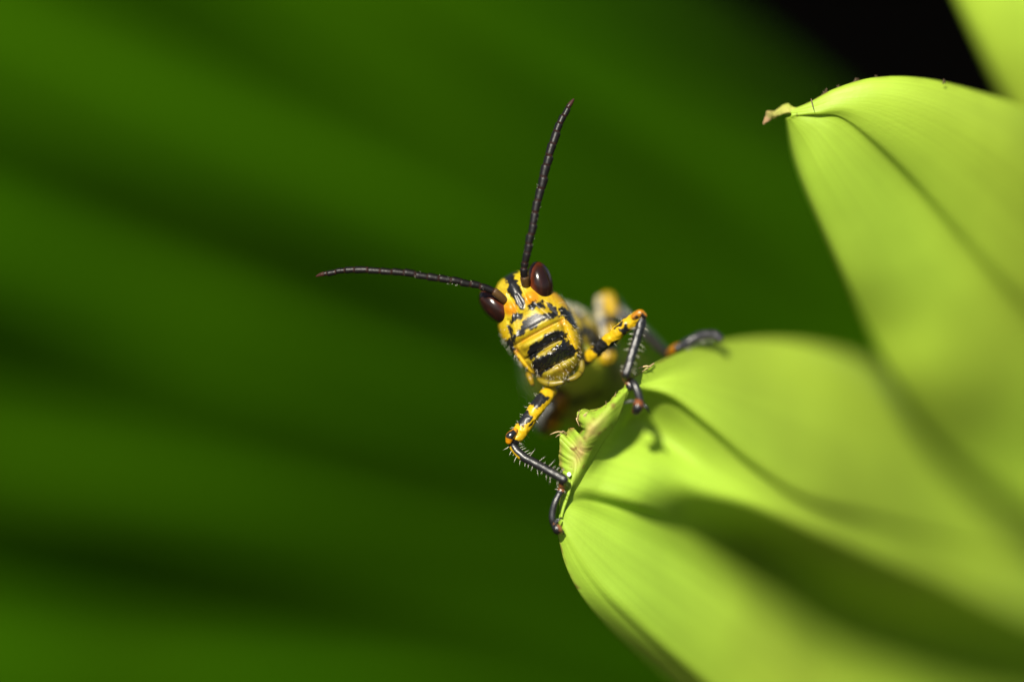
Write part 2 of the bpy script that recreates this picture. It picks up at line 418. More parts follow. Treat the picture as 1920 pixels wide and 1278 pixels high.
# --- withered-tip leaf
B = [
 [(1490, 212, .16), (1527, 198, .15), (1576, 174, .13), (1646, 156, .14), (1730, 158, .19), (1830, 184, .30), (1930, 224, .47), (2100, 330, .95), (2380, 520, 1.6)],
 [(1482, 209, .09), (1518, 194, .07), (1568, 168, .04), (1640, 149, .045), (1728, 151, .10), (1830, 177, .20), (1932, 217, .36), (2100, 312, .8), (2380, 500, 1.5)],
 [(1482, 211, .07), (1524, 201, .04), (1578, 184, .01), (1656, 180, .01), (1748, 205, .07), (1850, 258, .19), (1952, 325, .38), (2110, 430, .78), (2380, 600, 1.5)],
 [(1484, 213, .06), (1528, 208, .03), (1584, 203, .00), (1652, 225, .02), (1736, 275, .10), (1830, 350, .24), (1930, 440, .45), (2090, 560, .85), (2360, 720, 1.5)],
 [(1484, 215, .05), (1530, 212, .03), (1578, 216, .02), (1640, 256, .05), (1720, 330, .15), (1810, 428, .31), (1908, 532, .52), (2076, 680, .95), (2340, 850, 1.6)],
 [(1484, 217, .05), (1530, 217, .06), (1572, 226, .05), (1626, 272, .10), (1700, 350, .21), (1786, 450, .365), (1882, 558, .575), (2046, 710, 1.0), (2330, 890, 1.65)],
 [(1482, 219, .06), (1524, 238, .06), (1562, 285, .10), (1614, 355, .18), (1678, 445, .30), (1756, 545, .46), (1850, 650, .68), (2010, 800, 1.1), (2310, 990, 1.7)],
 [(1480, 220, .07), (1507, 262, .09), (1538, 322, .15), (1582, 402, .25), (1634, 500, .38), (1698, 600, .55), (1780, 712, .78), (1920, 860, 1.2), (2260, 1070, 1.8)],
 [(1476, 221, .11), (1490, 286, .16), (1513, 350, .23), (1549, 430, .34), (1592, 522, .48), (1640, 622, .66), (1706, 735, .9), (1840, 890, 1.3), (2220, 1120, 1.9)],
 [(1478, 224, .20), (1489, 290, .26), (1511, 354, .33), (1547, 434, .44), (1590, 526, .58), (1638, 628, .77), (1704, 742, 1.0), (1840, 900, 1.4), (2220, 1135, 2.0)],
 [(1492, 224, .28), (1506, 292, .35), (1530, 354, .42), (1568, 434, .54), (1612, 526, .68), (1662, 628, .87), (1730, 742, 1.1), (1860, 900, 1.5), (2230, 1140, 2.1)],
]
for ri, dz in ((2, .02), (3, .045), (4, .06), (5, .05), (6, .0), (7, -.07), (8, -.14), (9, -.14), (10, -.14)):
    for ci in range(2, 9):
        q = B[ri][ci]; B[ri][ci] = (q[0], q[1], q[2] + dz * min(1, (ci - 1) / 3) * (1.0 if ci < 6 or dz > 0 else 1.5))
def colB(c, u, v, p):
    e = v * 10
    if .55 < e < 1.25:
        k = (1 - abs(e - .9) / .35) * min(1, max(0, .45 + 2.2 * nz(p, 13, 7))) * max(0, 1 - u * 1.5) * .8
        c = c * (1 - k) + BROWN * .5 * k
    if u < .22:
        # pale veins fanning out from the tip
        s = max(0, math.sin(e * 9.0 + 2 * nz(p, 3, 1))) ** 10
        k = s * max(0, 1 - u / .22) * (1 if 1.0 < e < 3.6 else 0) * .8
        c = c * (1 - k) + np.array([.55, .58, .2]) * k
        if 1 <= e < 1.3:
            k = max(0, 1 - abs(e - 1) / .25) * .8; c = c * (1 - k) + BROWN * k
        if 3.7 < e < 5.3 and u < .14:
            k = min(1, max(0, 2.5 * nz(p, 30, 3) - .3)); c = c * (1 - k) + BROWN * .25 * k
    return c
leafB = leaf_sheet('leaf', B, plant, M_LEAF, 190, 170, colfn=colB, zs=.45)
tag(leafB, 'arching leaf blade ending in a withered brown tip')
# withered tip
def dried_tip():
    v, f, T, Aa = px_tube([(1526, 210, .05), (1505, 208, .06), (1488, 206, .08), (1472, 206, .10), (1455, 211, .11), (1443, 216, .10), (1434, 226, .09), (1430, 232, .09)],
                          [3, 7, 8, 10, 6.5, 7, 5.5, 2.5], 70, 20, oval=.7)
    cc = []; P = v.copy()
    for i, (p, t) in enumerate(zip(v, T)):
        P[i] = p + np.array([nz(p, 16, 1), nz(p, 16, 5), nz(p, 16, 8)]) * .022 + np.array([nz(p, 50, 1), nz(p, 50, 5), nz(p, 50, 8)]) * .006
        k = min(1, max(0, (t - .35) * 1.6 + .6 * nz(p, 14, 3)))
        cc.append(np.array([.28, .33, .05]) * (1 - k) + np.array([.27, .17, .085]) * k * (.9 + .9 * nz(p, 30, 4)))
    o = link_mesh('withered_tip', P, f, M_DRY, leafB, cols=np.array(cc), uvs=np.stack([T, Aa / 6.28], 1))
    tag(o, 'withered pale brown curled tip')
dried_tip()
fl = []
for (x, y) in ((1546, 174), (1549, 169), (1572, 163), (1602, 150), (1608, 149), (1643, 144), (1652, 146), (1541, 178), (1770, 152)):
    for q in range(3):
        a = rnd.uniform(.3, 2.6); l = rnd.uniform(3, 6)
        fl.append([(x + rnd.uniform(-3, 3), y + 5, .09), (x + l * .6 * math.cos(a), y - l * .4 * math.sin(a) + 2, .08), (x + l * math.cos(a), y - l * .7 * math.sin(a), .07)])
fl.append([(1521, 186, .02), (1523, 196, .0), (1526, 206, -.01)])
fibres('dry_fibres', leafB, fl, 1.0, np.array([.16, .11, .075]))

# --- third leaf, corner
C0 = [(1640, -330, .55), (1722, -160, .55), (1795, -5, .6), (1850, 108, .68), (1905, 212, .80), (1975, 330, .95), (2080, 470, 1.2), (2400, 760, 1.9)]
Cc = [ribs_shift(C0, 22, -4, .25), ribs_shift(C0, 2, 2, .12), C0, ribs_shift(C0, 40, -20, -.07), ribs_shift(C0, 110, -50, -.10), ribs_shift(C0, 200, -90, -.06), ribs_shift(C0, 215, -85, .04), ribs_shift(C0, 320, -120, .02), ribs_shift(C0, 460, -190, .2)]
leafC = leaf_sheet('leaf', Cc, plant, M_LEAF, 80, 80, zs=.2)
tag(leafC, 'smooth bright leaf edge beside the arching leaf')

# petioles and stem
def stem_part(name, pts_world, radii, parent, colr, nu=30):
    inv = [(np.array(p) - FOCN) @ MV for p in pts_world]
    v, f, T, Aa = tube_geo(inv, radii, nu, 14, ref=(0.2, 0, -1))
    cc = np.array([colr * (1 + .25 * nz(p, 1.5, 2)) for p in v])
    return link_mesh(name, v, f, M_LEAF, parent, cols=cc, uvs=np.stack([T, Aa / 6.28], 1))
sb = STEM_BASE
top = V(2600, 800, 2.9)
stem_part('stem', [sb + Vector((0, 0, -.6)), sb.lerp(top, .35) + Vector((.15, 0, 0)), sb.lerp(top, .7) + Vector((-.1, .1, 0)), top, top + Vector((.1, .1, 1.5))], [.42, .38, .34, .3, .16], plant, np.array([.12, .2, .02]))
for (a, k) in (((2262, 1300, 2.45), .72), ((2330, 830, 1.62), .93), ((2500, 640, 2.0), .99)):
    p0 = V(*a); p1 = sb.lerp(top, k)
    stem_part('petiole', [p0 - (p1 - p0) * .25, p0 + Vector((0, 0, .02)), p0.lerp(p1, .5) - Vector((0, 0, .12)), p1], [.03, .10, .12, .16], plant, np.array([.17, .28, .03]), 18)

# ------------------------------------------------------------------ the pleated leaf far behind
BG_BASE = V(2900, 1500, 13.0); BG_BASE.z = 0
bplant = empty('pleated_plant', BG_BASE)
tag(bplant, 'dark green pleated fan leaf far behind the insect, out of focus', 'plant')
DG = np.array([.0208, .068, .0001])  # dark leaf green, with the weaker light back there put into it
def bg_leaf():
    # (y at x=0, slope, pleat height: + ridge towards camera, - furrow)
    fam = [(-1010, .86, .1), (-760, .74, .3), (-520, .64, -.05), (-330, .56, .35), (-110, .47, -.35), (120, .42, .42), (300, .40, -.42), (490, .335, .42), (705, .25, -.42), (885, .20, .42), (1060, .145, -.42), (1250, .10, .40), (1480, .05, -.3), (1700, .0, .2)]
    xs = [-1500, -1000, -500, 0, 400, 800, 1200, 1600, 2000, 2400, 2800]
    ribs = []
    for fk, (y0, s, h) in enumerate(fam):
        rib = []
        for xi, x in enumerate(xs):
            if xi < 3: x += (3 - xi) / 3 * ((120 if h < 0 else -60) + .00035 * (y0 - 300) ** 2)
            y = y0 + s * x - .00002 * (x - 500) ** 2 * (1 if y0 < 0 else .3)
            fade = 1.0 / (1 + math.exp((x - 1300) / 260.0))
            z = 6.4 - (y - 640) / 1000 * .8 + 1.1 * max(0, (x - 800) / 1000) ** 1.6 - h * (.35 + .65 * fade) * 2.5 + .00000035 * (x - 400) ** 2 + .22 * math.sin(x * .0042 + fk * 1.9) + .10 * math.sin(x * .011 + fk * 4.1)
            rib.append((x, y, z))
        ribs.append(rib)
    o = leaf_sheet('leaf', ribs, bplant, M_DARKLEAF, 120, 220, thick=.05, base=DG, mott=.25)
    tag(o, 'huge dark green pleated leaf blade')
    return o
bg_leaf()
stem_part('petiole', [V(2500, 1500, 12.5), V(2800, 1620, 13), BG_BASE + Vector((0, 0, 8)), BG_BASE + Vector((0, 0, -.5))], [.3, .5, .7, .9], bplant, np.array([.05, .1, .01]))

# unseen overhead leaves, added to keep the sun off the hollow behind
def shade_leaf(base, tip, width, droop, seed):
    r = random.Random(seed)
    nu, nv = 40, 25
    base = np.array(base); tip = np.array(tip)
    ax = tip - base; L = np.linalg.norm(ax); ax /= L
    side = np.cross(ax, [0, 0, 1]); side /= np.linalg.norm(side); up = np.cross(side, ax)
    P = []; uv = []
    for j in range(nv):
        b = j / (nv - 1) * 2 - 1
        for i in range(nu):
            a = i / (nu - 1)
            wv = width * (math.sin(math.pi * min(1, a * .96 + .03)) ** .7)
            pl = .35 * math.cos(b * 5 * math.pi) * (wv / width)
            P.append(base + ax * L * a + side * b * wv * .5 + up * (4 * droop * a * (1 - a) + pl - abs(b) * .12 * wv)); uv.append((a, j / nv))
    P = np.array(P)
    cc = np.array([DG * (1 + .2 * nz(p, .3, seed)) for p in P])
    o = link_mesh('leaf', P, grid_faces(nv, nu), M_DARKLEAF, bplant, cols=cc, uvs=np.array(uv), world=True)
    so = o.modifiers.new('thickness', 'SOLIDIFY'); so.thickness = .05
    return o
def vw(x, y, z): return np.array(CAM + RIGHT * x + UP * y + FWD * (D + z))
crown = BG_BASE + Vector((0, 0, 8))
for k, (bx, by, bz, tx, ty, tz, wd) in enumerate([(11, 8, 36, -12, 12, 34, 12), (13, 9, 30, -9, 15, 24, 11), (12, 10, 46, -8, 14, 46, 12), (14, 12, 40, 2, 22, 36, 12), (15, 6, 50, -2, 17, 55, 12), (14, 9, 24, 0, 13, 20, 9)]):
    shade_leaf(vw(bx, by, bz), vw(tx, ty, tz), wd, 2.0, k + 3)
    q = Vector(vw(bx, by, bz))
    stem_part('petiole', [BG_BASE + Vector((rnd.uniform(-.4, .4), rnd.uniform(-.4, .4), -.5)), crown + Vector((1, 2, 3 + k * .4)), crown.lerp(q, .6) + Vector((0, 0, 3)), q], [.8, .6, .5, .3], bplant, np.array([.04, .08, .008]))

# added trunk: a near-black backdrop standing in for the unlit gap
def trunk():
    c = vw(9.0, 0, 62); c[2] = -2.0
    nu, nv = 60, 72
    P = []
    for i in range(nu):
        h = i / (nu - 1) * 90
        for j in range(nv):
            a = j / nv * 2 * math.pi
            r = 15 + 7 * math.exp(-h / 7) + 1.1 * mnoise.noise(Vector((math.cos(a) * 3, math.sin(a) * 3, h * .04))) + .7 * abs(mnoise.noise(Vector((math.cos(a) * 9, math.sin(a) * 9, h * .12))))
            P.append((c[0] + r * math.cos(a), c[1] + r * math.sin(a), c[2] + h))
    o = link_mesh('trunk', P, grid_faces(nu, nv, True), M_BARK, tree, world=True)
    for k in range(7):
        a = k * .9; h = 70 + 3 * k
        s = np.array([c[0] + 10 * math.cos(a), c[1] + 10 * math.sin(a), c[2] + h])
        e = s + np.array([28 * math.cos(a), 28 * math.sin(a), 22])
        inv = [(p - FOCN) @ MV for p in (s, (s + e) / 2 + np.array([0, 0, 4]), e)]
        v, f, T, Aa = tube_geo(inv, [5, 3, 1], 12, 10, ref=(.3, .9, .1))
        link_mesh('limb', v, f, M_BARK, tree)
    # crown: scattered leaf faces
    P, F = [], []
    rr = random.Random(3)
    for k in range(9000):
        th = rr.uniform(0, 2 * math.pi); ph = rr.gauss(0, .6); R0 = 46 * rr.random() ** .4
        q = np.array([c[0] + R0 * math.cos(th), c[1] + R0 * math.sin(th), 100 + 16 * ph + 5 * math.sin(th * 3)])
        a = np.array([rr.gauss(0, 1), rr.gauss(0, 1), rr.gauss(0, .35)]); a /= np.linalg.norm(a)
        b = np.cross(a, [rr.gauss(0, .4), rr.gauss(0, .4), 1]); b /= np.linalg.norm(b)
        l = rr.uniform(3, 6); wd = l * .28; o0 = len(P)
        P += [q - a * l / 2, q + b * wd, q + a * l / 2 + np.array([0, 0, -.5]), q - b * wd]; F.append((o0, o0 + 1, o0 + 2, o0 + 3))
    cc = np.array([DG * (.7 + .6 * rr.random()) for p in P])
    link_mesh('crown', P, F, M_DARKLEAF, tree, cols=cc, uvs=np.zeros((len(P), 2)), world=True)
tree = empty('tree', Vector(tuple(vw(9.0, 0, 62)[:2]) + (-1.5,)))
tag(tree, 'added near-black tree trunk, a dark backdrop beyond the leaves', 'tree')
trunk()

# ------------------------------------------------------------------ the grasshopper
root = empty('grasshopper', V(1120, 820, .15))
tag(root, 'yellow and black striped young grasshopper peering over the chewed leaf', 'insect')
YEL = np.array([.385, .245, .004]); LEM = np.array([.305, .222, .005]); ORG = np.array([.39, .155, .002]); OLV = np.array([.19, .145, .006]); BLK = np.array([.006, .006, .0065])

# --- head, defined in face coordinates (units of 1/4.733 photo px, origin at the middle ocellus)
U = 1 / 4.733 / PPU
c28, s28 = .882, .471
OCZ = vv((981, 576, 0.0))
def zoom2face(x, y):
    dx, dy = x - 480, y - 500
    return dx * c28 - dy * s28, dx * s28 + dy * c28
EX = np.array([c28, s28, 0.0]); EY = np.array([s28, -c28, 0.0]); EZ = np.array([0, 0, -1.0])
yaw = math.radians(-5); pit = math.radians(4)
Ry = lambda a: np.array([[math.cos(a), 0, math.sin(a)], [0, 1, 0], [-math.sin(a), 0, math.cos(a)]])
Rx = lambda a: np.array([[1, 0, 0], [0, math.cos(a), -math.sin(a)], [0, math.sin(a), math.cos(a)]])
HR = Ry(yaw) @ Rx(pit)
def face2view(q):
    q = np.asarray(q, float) - np.array([0, 0, 250.0])
    q = q @ HR.T
    return OCZ + (q[..., 0:1] * EX + q[..., 1:2] * EY + q[..., 2:3] * EZ) * U

prof = np.array([  # Y, half width, front, back, centre shift
 (-338, 20, 40, 60, 0), (-325, 95, 100, 110, 0), (-300, 140, 142, 150, 0), (-250, 178, 188, 190, 0), (-180, 212, 222, 215, 0), (-90, 250, 244, 235, 0), (0, 296, 256, 240, 4), (100, 322, 264, 240, 10), (200, 330, 272, 235, 14),
 (300, 320, 264, 225, 18), (430, 304, 232, 205, 24), (540, 258, 190, 180, 26), (620, 208, 148, 150, 20), (680, 150, 108, 120, 5), (715, 90, 74, 90, -5), (732, 20, 40, 60, -8)], float)
def seg_d(px, py, a, b):
    ax, ay = a; bx, by = b
    t = np.clip(((px - ax) * (bx - ax) + (py - ay) * (by - ay)) / ((bx - ax) ** 2 + (by - ay) ** 2), 0, 1)
    return np.hypot(px - ax - t * (bx - ax), py - ay - t * (by - ay))
def relief(X, Y):
    g = lambda d, s: np.exp(-(d / s) ** 2)
    h = 16 * g(seg_d(X, Y, (0, -240), (0, 10)), 42) - 9 * g(seg_d(X, Y, (0, -120), (0, -15)), 14)
    for s in (-1, 1):
        h = h + 30 * g(np.hypot((X - s * 105), (Y + 50)), 55)                                   # antennal socket
        h = h - 12 * g(seg_d(X, Y, (s * 62, -170), (s * 66, 20)), 16)
        h = h + 15 * g(seg_d(X, Y, (s * 120, 40), (s * 225, 300)), 26)                            # facial ridges
        h = h - 14 * g(seg_d(X, Y, (s * 175, 40), (s * 250, 260)), 14)
        h = h - 20 * g(seg_d(X, Y, (s * 238, 285), (s * 205, 560)), 15)                           # mandible groove
        h = h + 10 * g(seg_d(X, Y, (s * 280, 330), (s * 250, 520)), 35)
    h = h + 12 * g(seg_d(X, Y, (-190, 205), (190, 205)), 26)
    h = h - 22 * g(seg_d(X, Y, (-235, 262), (235, 262)), 15)
    h = h + 22 * g(seg_d(X, Y, (-150, 318), (150, 318)), 34)
    h = h - 24 * g(seg_d(X, Y, (-200, 410), (200, 410)), 14)
    h = h + 30 * g(seg_d(X, Y, (-120, 485), (120, 485)), 52)
    h = h - 16 * g(seg_d(X, Y, (-190, 575), (170, 585)), 13)
    h = h + 18 * g(seg_d(X, Y, (-90, 630), (110, 635)), 32)
    h = h - 14 * g(seg_d(X, Y, (40, 600), (60, 700)), 12)
    return h
POLYS = [
 [(270, 225), (330, 175), (395, 160), (388, 240), (430, 290), (455, 360), (480, 430), (496, 480), (480, 512), (440, 480), (400, 425), (370, 390), (335, 335), (350, 300), (310, 250)],
 [(528, 480), (600, 448), (640, 455), (675, 500), (610, 488), (560, 522), (535, 512)],
 [(370, 585), (430, 543), (468, 560), (450, 600), (400, 620), (385, 660), (372, 630)],
 [(425, 745), (470, 670), (515, 590), (600, 572), (660, 565), (730, 550), (700, 500), (690, 458), (740, 490), (795, 545), (790, 575), (720, 600), (650, 620), (600, 660), (540, 690), (490, 700), (470, 740), (440, 757)],
 [(348, 670), (370, 690), (388, 740), (412, 762), (402, 812), (365, 772), (350, 720)],
 [(318, 790), (350, 780), (380, 850), (402, 920), (425, 960), (404, 985), (350, 930), (322, 860)],
 [(788, 510), (840, 498), (910, 565), (950, 655), (925, 680), (870, 600), (815, 555)],
 [(515, 905), (555, 840), (640, 800), (690, 750), (790, 702), (855, 735), (845, 790), (760, 795), (700, 835), (625, 885), (592, 945), (540, 955), (512, 935)],
 [(568, 985), (640, 948), (740, 895), (830, 805), (885, 808), (940, 870), (905, 935), (800, 970), (740, 1010), (660, 1066), (612, 1095), (612, 1130), (568, 1095)],
 [(962, 825), (1005, 860), (1000, 930), (965, 945)],
 [(500, 1060), (560, 1095), (600, 1130), (560, 1130), (505, 1085)],
]
def poly_sd(P, X, Y):
    n = len(P); inside = np.zeros(X.shape, bool); d = np.full(X.shape, 1e9)
    for i in range(n):
        a = P[i]; b = P[(i + 1) % n]
        d = np.minimum(d, seg_d(X, Y, a, b))
        cond = ((a[1] > Y) != (b[1] > Y)) & (X < (b[0] - a[0]) * (Y - a[1]) / (b[1] - a[1] + 1e-9) + a[0])
        inside ^= cond
    return np.where(inside, -d, d)
FP = [[zoom2face(*p) for p in P] for P in POLYS]

def head_geo():
    nu, nv = 190, 200
    Yc = np.linspace(0, 1, nu)
    Ys = -338 + (732 + 338) * (.5 - .5 * np.cos(Yc * math.pi)) * .5 + (732 + 338) * Yc * .5
    a = np.interp(Ys, prof[:, 0], prof[:, 1]); f = np.interp(Ys, prof[:, 0], prof[:, 2]); b = np.interp(Ys, prof[:, 0], prof[:, 3]); cs = np.interp(Ys, prof[:, 0], prof[:, 4])
    for arr in (a, f, b, cs):
        k = np.ones(9) / 9; pad = np.concatenate([[arr[0]] * 4, arr, [arr[-1]] * 4]); arr[:] = np.convolve(pad, k, 'valid')
    a[0] = f[0] = b[0] = 2; a[-1] = f[-1] = b[-1] = 2
    ang = np.linspace(0, 2 * math.pi, nv, endpoint=False)
    ca, sa = np.cos(ang), np.sin(ang)
    e = 2 / 2.15
    X = np.sign(ca)[None, :] * (np.abs(ca) ** e)[None, :] * a[:, None] + cs[:, None]
    Zf = (np.abs(sa) ** e)[None, :]
    Z = np.where(sa[None, :] >= 0, Zf * f[:, None], -Zf * b[:, None])
    Y = np.repeat(Ys[:, None], nv, 1)
    front = np.clip((Z - 20) / 90, 0, 1)
    Z = Z + 1.35 * relief(X, Y) * front
    q = np.stack([X, Y, Z], 2).reshape(-1, 3)
    X, Y, Zr = q[:, 0], q[:, 1], q[:, 2]
    # colour
    wob = np.array([fbm(p, .024, 3.0, 5) for p in q]) * 26
    wob2 = np.array([fbm(p, .010, 8.0, 3) for p in q])
    sd_ = np.full(len(q), 1e9)
    for P in FP: sd_ = np.minimum(sd_, poly_sd(P, X, Y))
    back = Zr < 15
    sdm = sd_ + wob * .9
    k = np.clip(.5 - (sdm - 8) / 10, 0, 1)
    edge = np.clip((np.abs(X - 18) - 288) / 26 + wob * .03, 0, 1) * (Y > 150) * (Y < 560) * (wob2 > -.12)
    k = np.maximum(k, edge)
    k[back] = np.clip((wob2[back] - .12) * 8, 0, 1)
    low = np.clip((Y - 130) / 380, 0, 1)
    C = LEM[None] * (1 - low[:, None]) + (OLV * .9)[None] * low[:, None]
    fine = np.array([fbm(p, .045, 21.0, 3) for p in q])
    C = C * (1 + .24 * wob2[:, None]) * (1 + .22 * fine[:, None])
    C[:, 0] *= 1 - .10 * np.clip(wob2, -1, 1)
    def blend(c, m):
        nonlocal C
        m = np.clip(m, 0, 1)[:, None]; C = C * (1 - m) + c[None] * m
    for s in (-1, 1):
        blend(ORG, 1.4 * np.exp(-(np.hypot(X - s * 105, Y + 45) / 62) ** 4))
    blend(ORG * .8, .5 * np.exp(-(seg_d(X, Y, (265, -20), (330, 110)) / 60) ** 2))
    blend(YEL, np.exp(-(seg_d(X, Y, (-290, 60), (-300, 260)) / 60) ** 2) * .8)
    for s in (-1, 1):
        blend(YEL, np.exp(-(seg_d(X, Y, (s * 262, 340), (s * 225, 540)) / 40) ** 2))
    blend(np.array([.36, .13, .01]), .8 * np.exp(-(np.hypot(X + 240, Y - 305) / 26) ** 2) + .7 * np.exp(-(np.hypot(X - 245, Y - 275) / 30) ** 2))
    blend(np.array([.40, .18, .01]), .5 * np.exp(-(seg_d(X, Y, (-150, 262), (150, 262)) / 14) ** 2))
    blend(np.array([.18, .09, .01]), .5 * np.exp(-(seg_d(X, Y, (20, 640), (90, 690)) / 22) ** 2))
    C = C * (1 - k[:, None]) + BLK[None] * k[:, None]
    R = .36 - .02 * k + .10 * (wob2 > 0) * (1 - k)
    # wart-like relief on the shiny black bars
    wart = np.array([mnoise.noise(Vector((p[0] * .05, p[1] * .05, p[2] * .05))) for p in q])
    m = k * np.clip((Y - 230) / 60, 0, 1) * (Zr > 40)
    q[:, 2] += m * (10 * wart + 6)
    R = R - .18 * m
    V_ = face2view(q)
    return V_, grid_faces(nu, nv, True), C, R

hv, hf, hc, hr = head_geo()
# thorax and abdomen behind the head, in the same continuous body mesh
bv, bf, bT, bA = tube_geo([vv(p) for p in [(1004, 592, .22), (1030, 628, .26), (1056, 656, .42), (1068, 682, .62), (1092, 712, .95), (1120, 742, 1.4), (1150, 772, 1.9), (1170, 800, 2.4), (1180, 812, 2.7)]],
                          [r / PPU for r in (50, 68, 80, 88, 90, 82, 66, 42, 14)], 150, 72, ref=(0.0, 1.0, 0.15), caps=(1, 1))
bc = []; br = []
bvo = bv.copy()
for i, (p, t, a) in enumerate(zip(bv, bT, bA)):
    seg = math.sin(t * 46)
    rad = 1 + (.018 * seg if t > .3 else .03 * math.sin(t * 30))
    n_ = fbm(p, 7, 2); m_ = fbm(p, 4, 6)
    under = -math.sin(a)
    k = np.clip((n_ + .25 * (seg > .55) - .30 + .25 * max(0, -under)) * 5, 0, 1)
    base = (LEM if under < .2 else np.array([.46, .46, .04])) * (1 + .2 * m_)  # underside paler and greener: light bounced off the leaf put into the colour
    bc.append(base * (1 - k) + BLK * 1.3 * k); br.append(.42)
body_v = np.vstack([hv, bvo]); body_f = hf + [tuple(i + len(hv) for i in f) for f in bf]
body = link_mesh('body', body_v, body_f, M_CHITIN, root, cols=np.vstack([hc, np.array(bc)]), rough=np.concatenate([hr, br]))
tag(body, 'yellow body with black stripes across the face')

# --- compound eyes
def eye(s):
    nu, nv = 48, 64
    P = []; C = []; R = []
    tilt = s * math.radians(16)
    for i in range(nu):
        th = math.pi * (i + .001) / (nu - 1 + .002)
        for j in range(nv):
            ph = 2 * math.pi * j / nv
            n = np.array([math.sin(th) * math.cos(ph), math.cos(th), math.sin(th) * math.sin(ph)])
            x, y, z = n[0] * 114, n[1] * 192, n[2] * 140
            x, y = x * math.cos(tilt) - y * math.sin(tilt), x * math.sin(tilt) + y * math.cos(tilt)
            P.append((x + s * 222, y - 134, z + 98))
            # amber-brown rim, black middle
            e = abs(n[0] * .8 - s * .35) ** 2 + (n[1] * .75) ** 2
            k = min(1, max(0, (e - .24) * 1.7 + .14 * nz(n, 2.5, 3)))
            k = min(1, max(0, k + .10 * math.sin(n[0] * 9 + n[1] * 2.5) * (.5 + nz(n, 3, 6))))
            C.append(np.array([.010, .004, .003]) * (1 - k) + np.array([.10, .020, .005]) * k); R.append(.2)
    v = face2view(np.array(P))
    o = link_mesh('compound_eye', v, grid_faces(nu, nv, True), M_EYE, root, cols=np.array(C), rough=R)
    tag(o, 'glossy dark reddish-brown compound eye')
eye(-1); eye(1)

# --- antennae: scape and pedicel, then one mesh per segment
def antenna(pts, rads, stops):
    P = np.array([vv(p) for p in pts]); n = 400
    Cc_ = catmull(P, n); Rr = catmull(np.array(rads, float)[:, None], n)[:, 0] / PPU
    L = np.concatenate([[0], np.cumsum(np.linalg.norm(np.diff(Cc_, axis=0), axis=1))]); L /= L[-1]
    def at(t): return np.array([np.interp(t, L, Cc_[:, k]) for k in range(3)]), float(np.interp(t, L, Rr))
    part = None
    for si in range(len(stops) - 1):
        t0, t1 = stops[si], stops[si + 1]
        ctrl = []; rd = []
        last = si == len(stops) - 2
        fat = 1.1 * rnd.uniform(.94, 1.07); off = np.array([rnd.gauss(0, .0016), rnd.gauss(0, .0016), 0]) if si > 1 else 0
        shape = [(0, .80), (.12, .93), (.5, 1.0), (.85, 1.07), (.97, .96), (1.0, .78)] if not last else [(0, .8), (.15, .95), (.5, .9), (.8, .7), (.95, .5), (1, .35)]
        for (u_, k_) in shape:
            c_, r_ = at(t0 + (t1 - t0) * u_); ctrl.append(c_ + off); rd.append(r_ * k_ * fat)
        v, f, T, A_ = tube_geo(ctrl, rd, 18, 14, caps=(0, 1))
        cc = []
        for p, t in zip(v, T):
            base = np.array([.005, .004, .004]) if si > 1 else np.array([.055, .03, .010])
            k = max(0, 1 - t / .16) * .7 + max(0, (t - .93) / .07) * .5
            tip = .8 if (last and t > .3) else 0
            k = min(1, max(k, tip)); cc.append(base * (1 - k) + np.array([.035, .012, .008]) * k)
        if part is None:
            part = link_mesh('antenna', v, f, M_ANT, root, cols=np.array(cc), rough=[.3] * len(v))
            tag(part, 'long black segmented antenna')
        else:
            link_mesh('antenna_segment', v, f, M_ANT, part, cols=np.array(cc), rough=[.4] * len(v))
    items = []
    for k in range(30):
        t = rnd.uniform(.06, .6); c_, r_ = at(t); a = rnd.uniform(0, 6.28)
        tg = at(min(1, t + .02))[0] - c_; tg /= np.linalg.norm(tg)
        s = np.cross(tg, [0, 0, -1]); s /= np.linalg.norm(s); d = s * math.cos(a) + np.array([0, 0, -1]) * math.sin(a)
        items.append((c_ + d * r_ * .9, (d + tg * .8) * rnd.uniform(2, 4) / PPU))
    v, f = hair_geo(items, .0006)
    tag(link_mesh('bristles', v, f, M_HAIR, part), kind='stuff')
zx = [1850, 1800, 1650, 1525, 1445, 1355, 1265, 1160, 1060, 950, 850, 740, 640, 530, 410, 325, 245, 165, 62]
st = [(1850 - x) / (1850 - 62) for x in zx]
antenna([(948, 567, .06), (942, 560, .02), (930, 549, .0), (912, 540, -.01), (885, 534, -.02), (850, 527, -.03), (800, 518, -.03), (745, 510, -.03), (690, 506, -.02), (640, 508, .0), (606, 514, .02), (594, 518, .03)],
        [7.5, 7, 6.4, 6.2, 6.2, 6.2, 6.2, 6, 5.8, 5, 4.3, 3.6], st)
zy = [1262, 1225, 1150, 1100, 1070, 1012, 960, 905, 845, 775, 708, 635, 567, 495, 440, 368, 292, 240, 192, 140, 78]
st = [(1262 - y) / (1262 - 78) for y in zy]
antenna([(987, 540, .06), (985, 528, .01), (983, 512, -.02), (984, 494, -.03), (990, 468, -.04), (1000, 420, -.04), (1012, 362, -.03), (1026, 305, -.02), (1045, 245, .0), (1062, 208, .02), (1076, 187, .03)],
        [8, 7.4, 6.6, 6.6, 6.6, 6.8, 7.2, 7.2, 6.6, 5.4, 3.6], st)

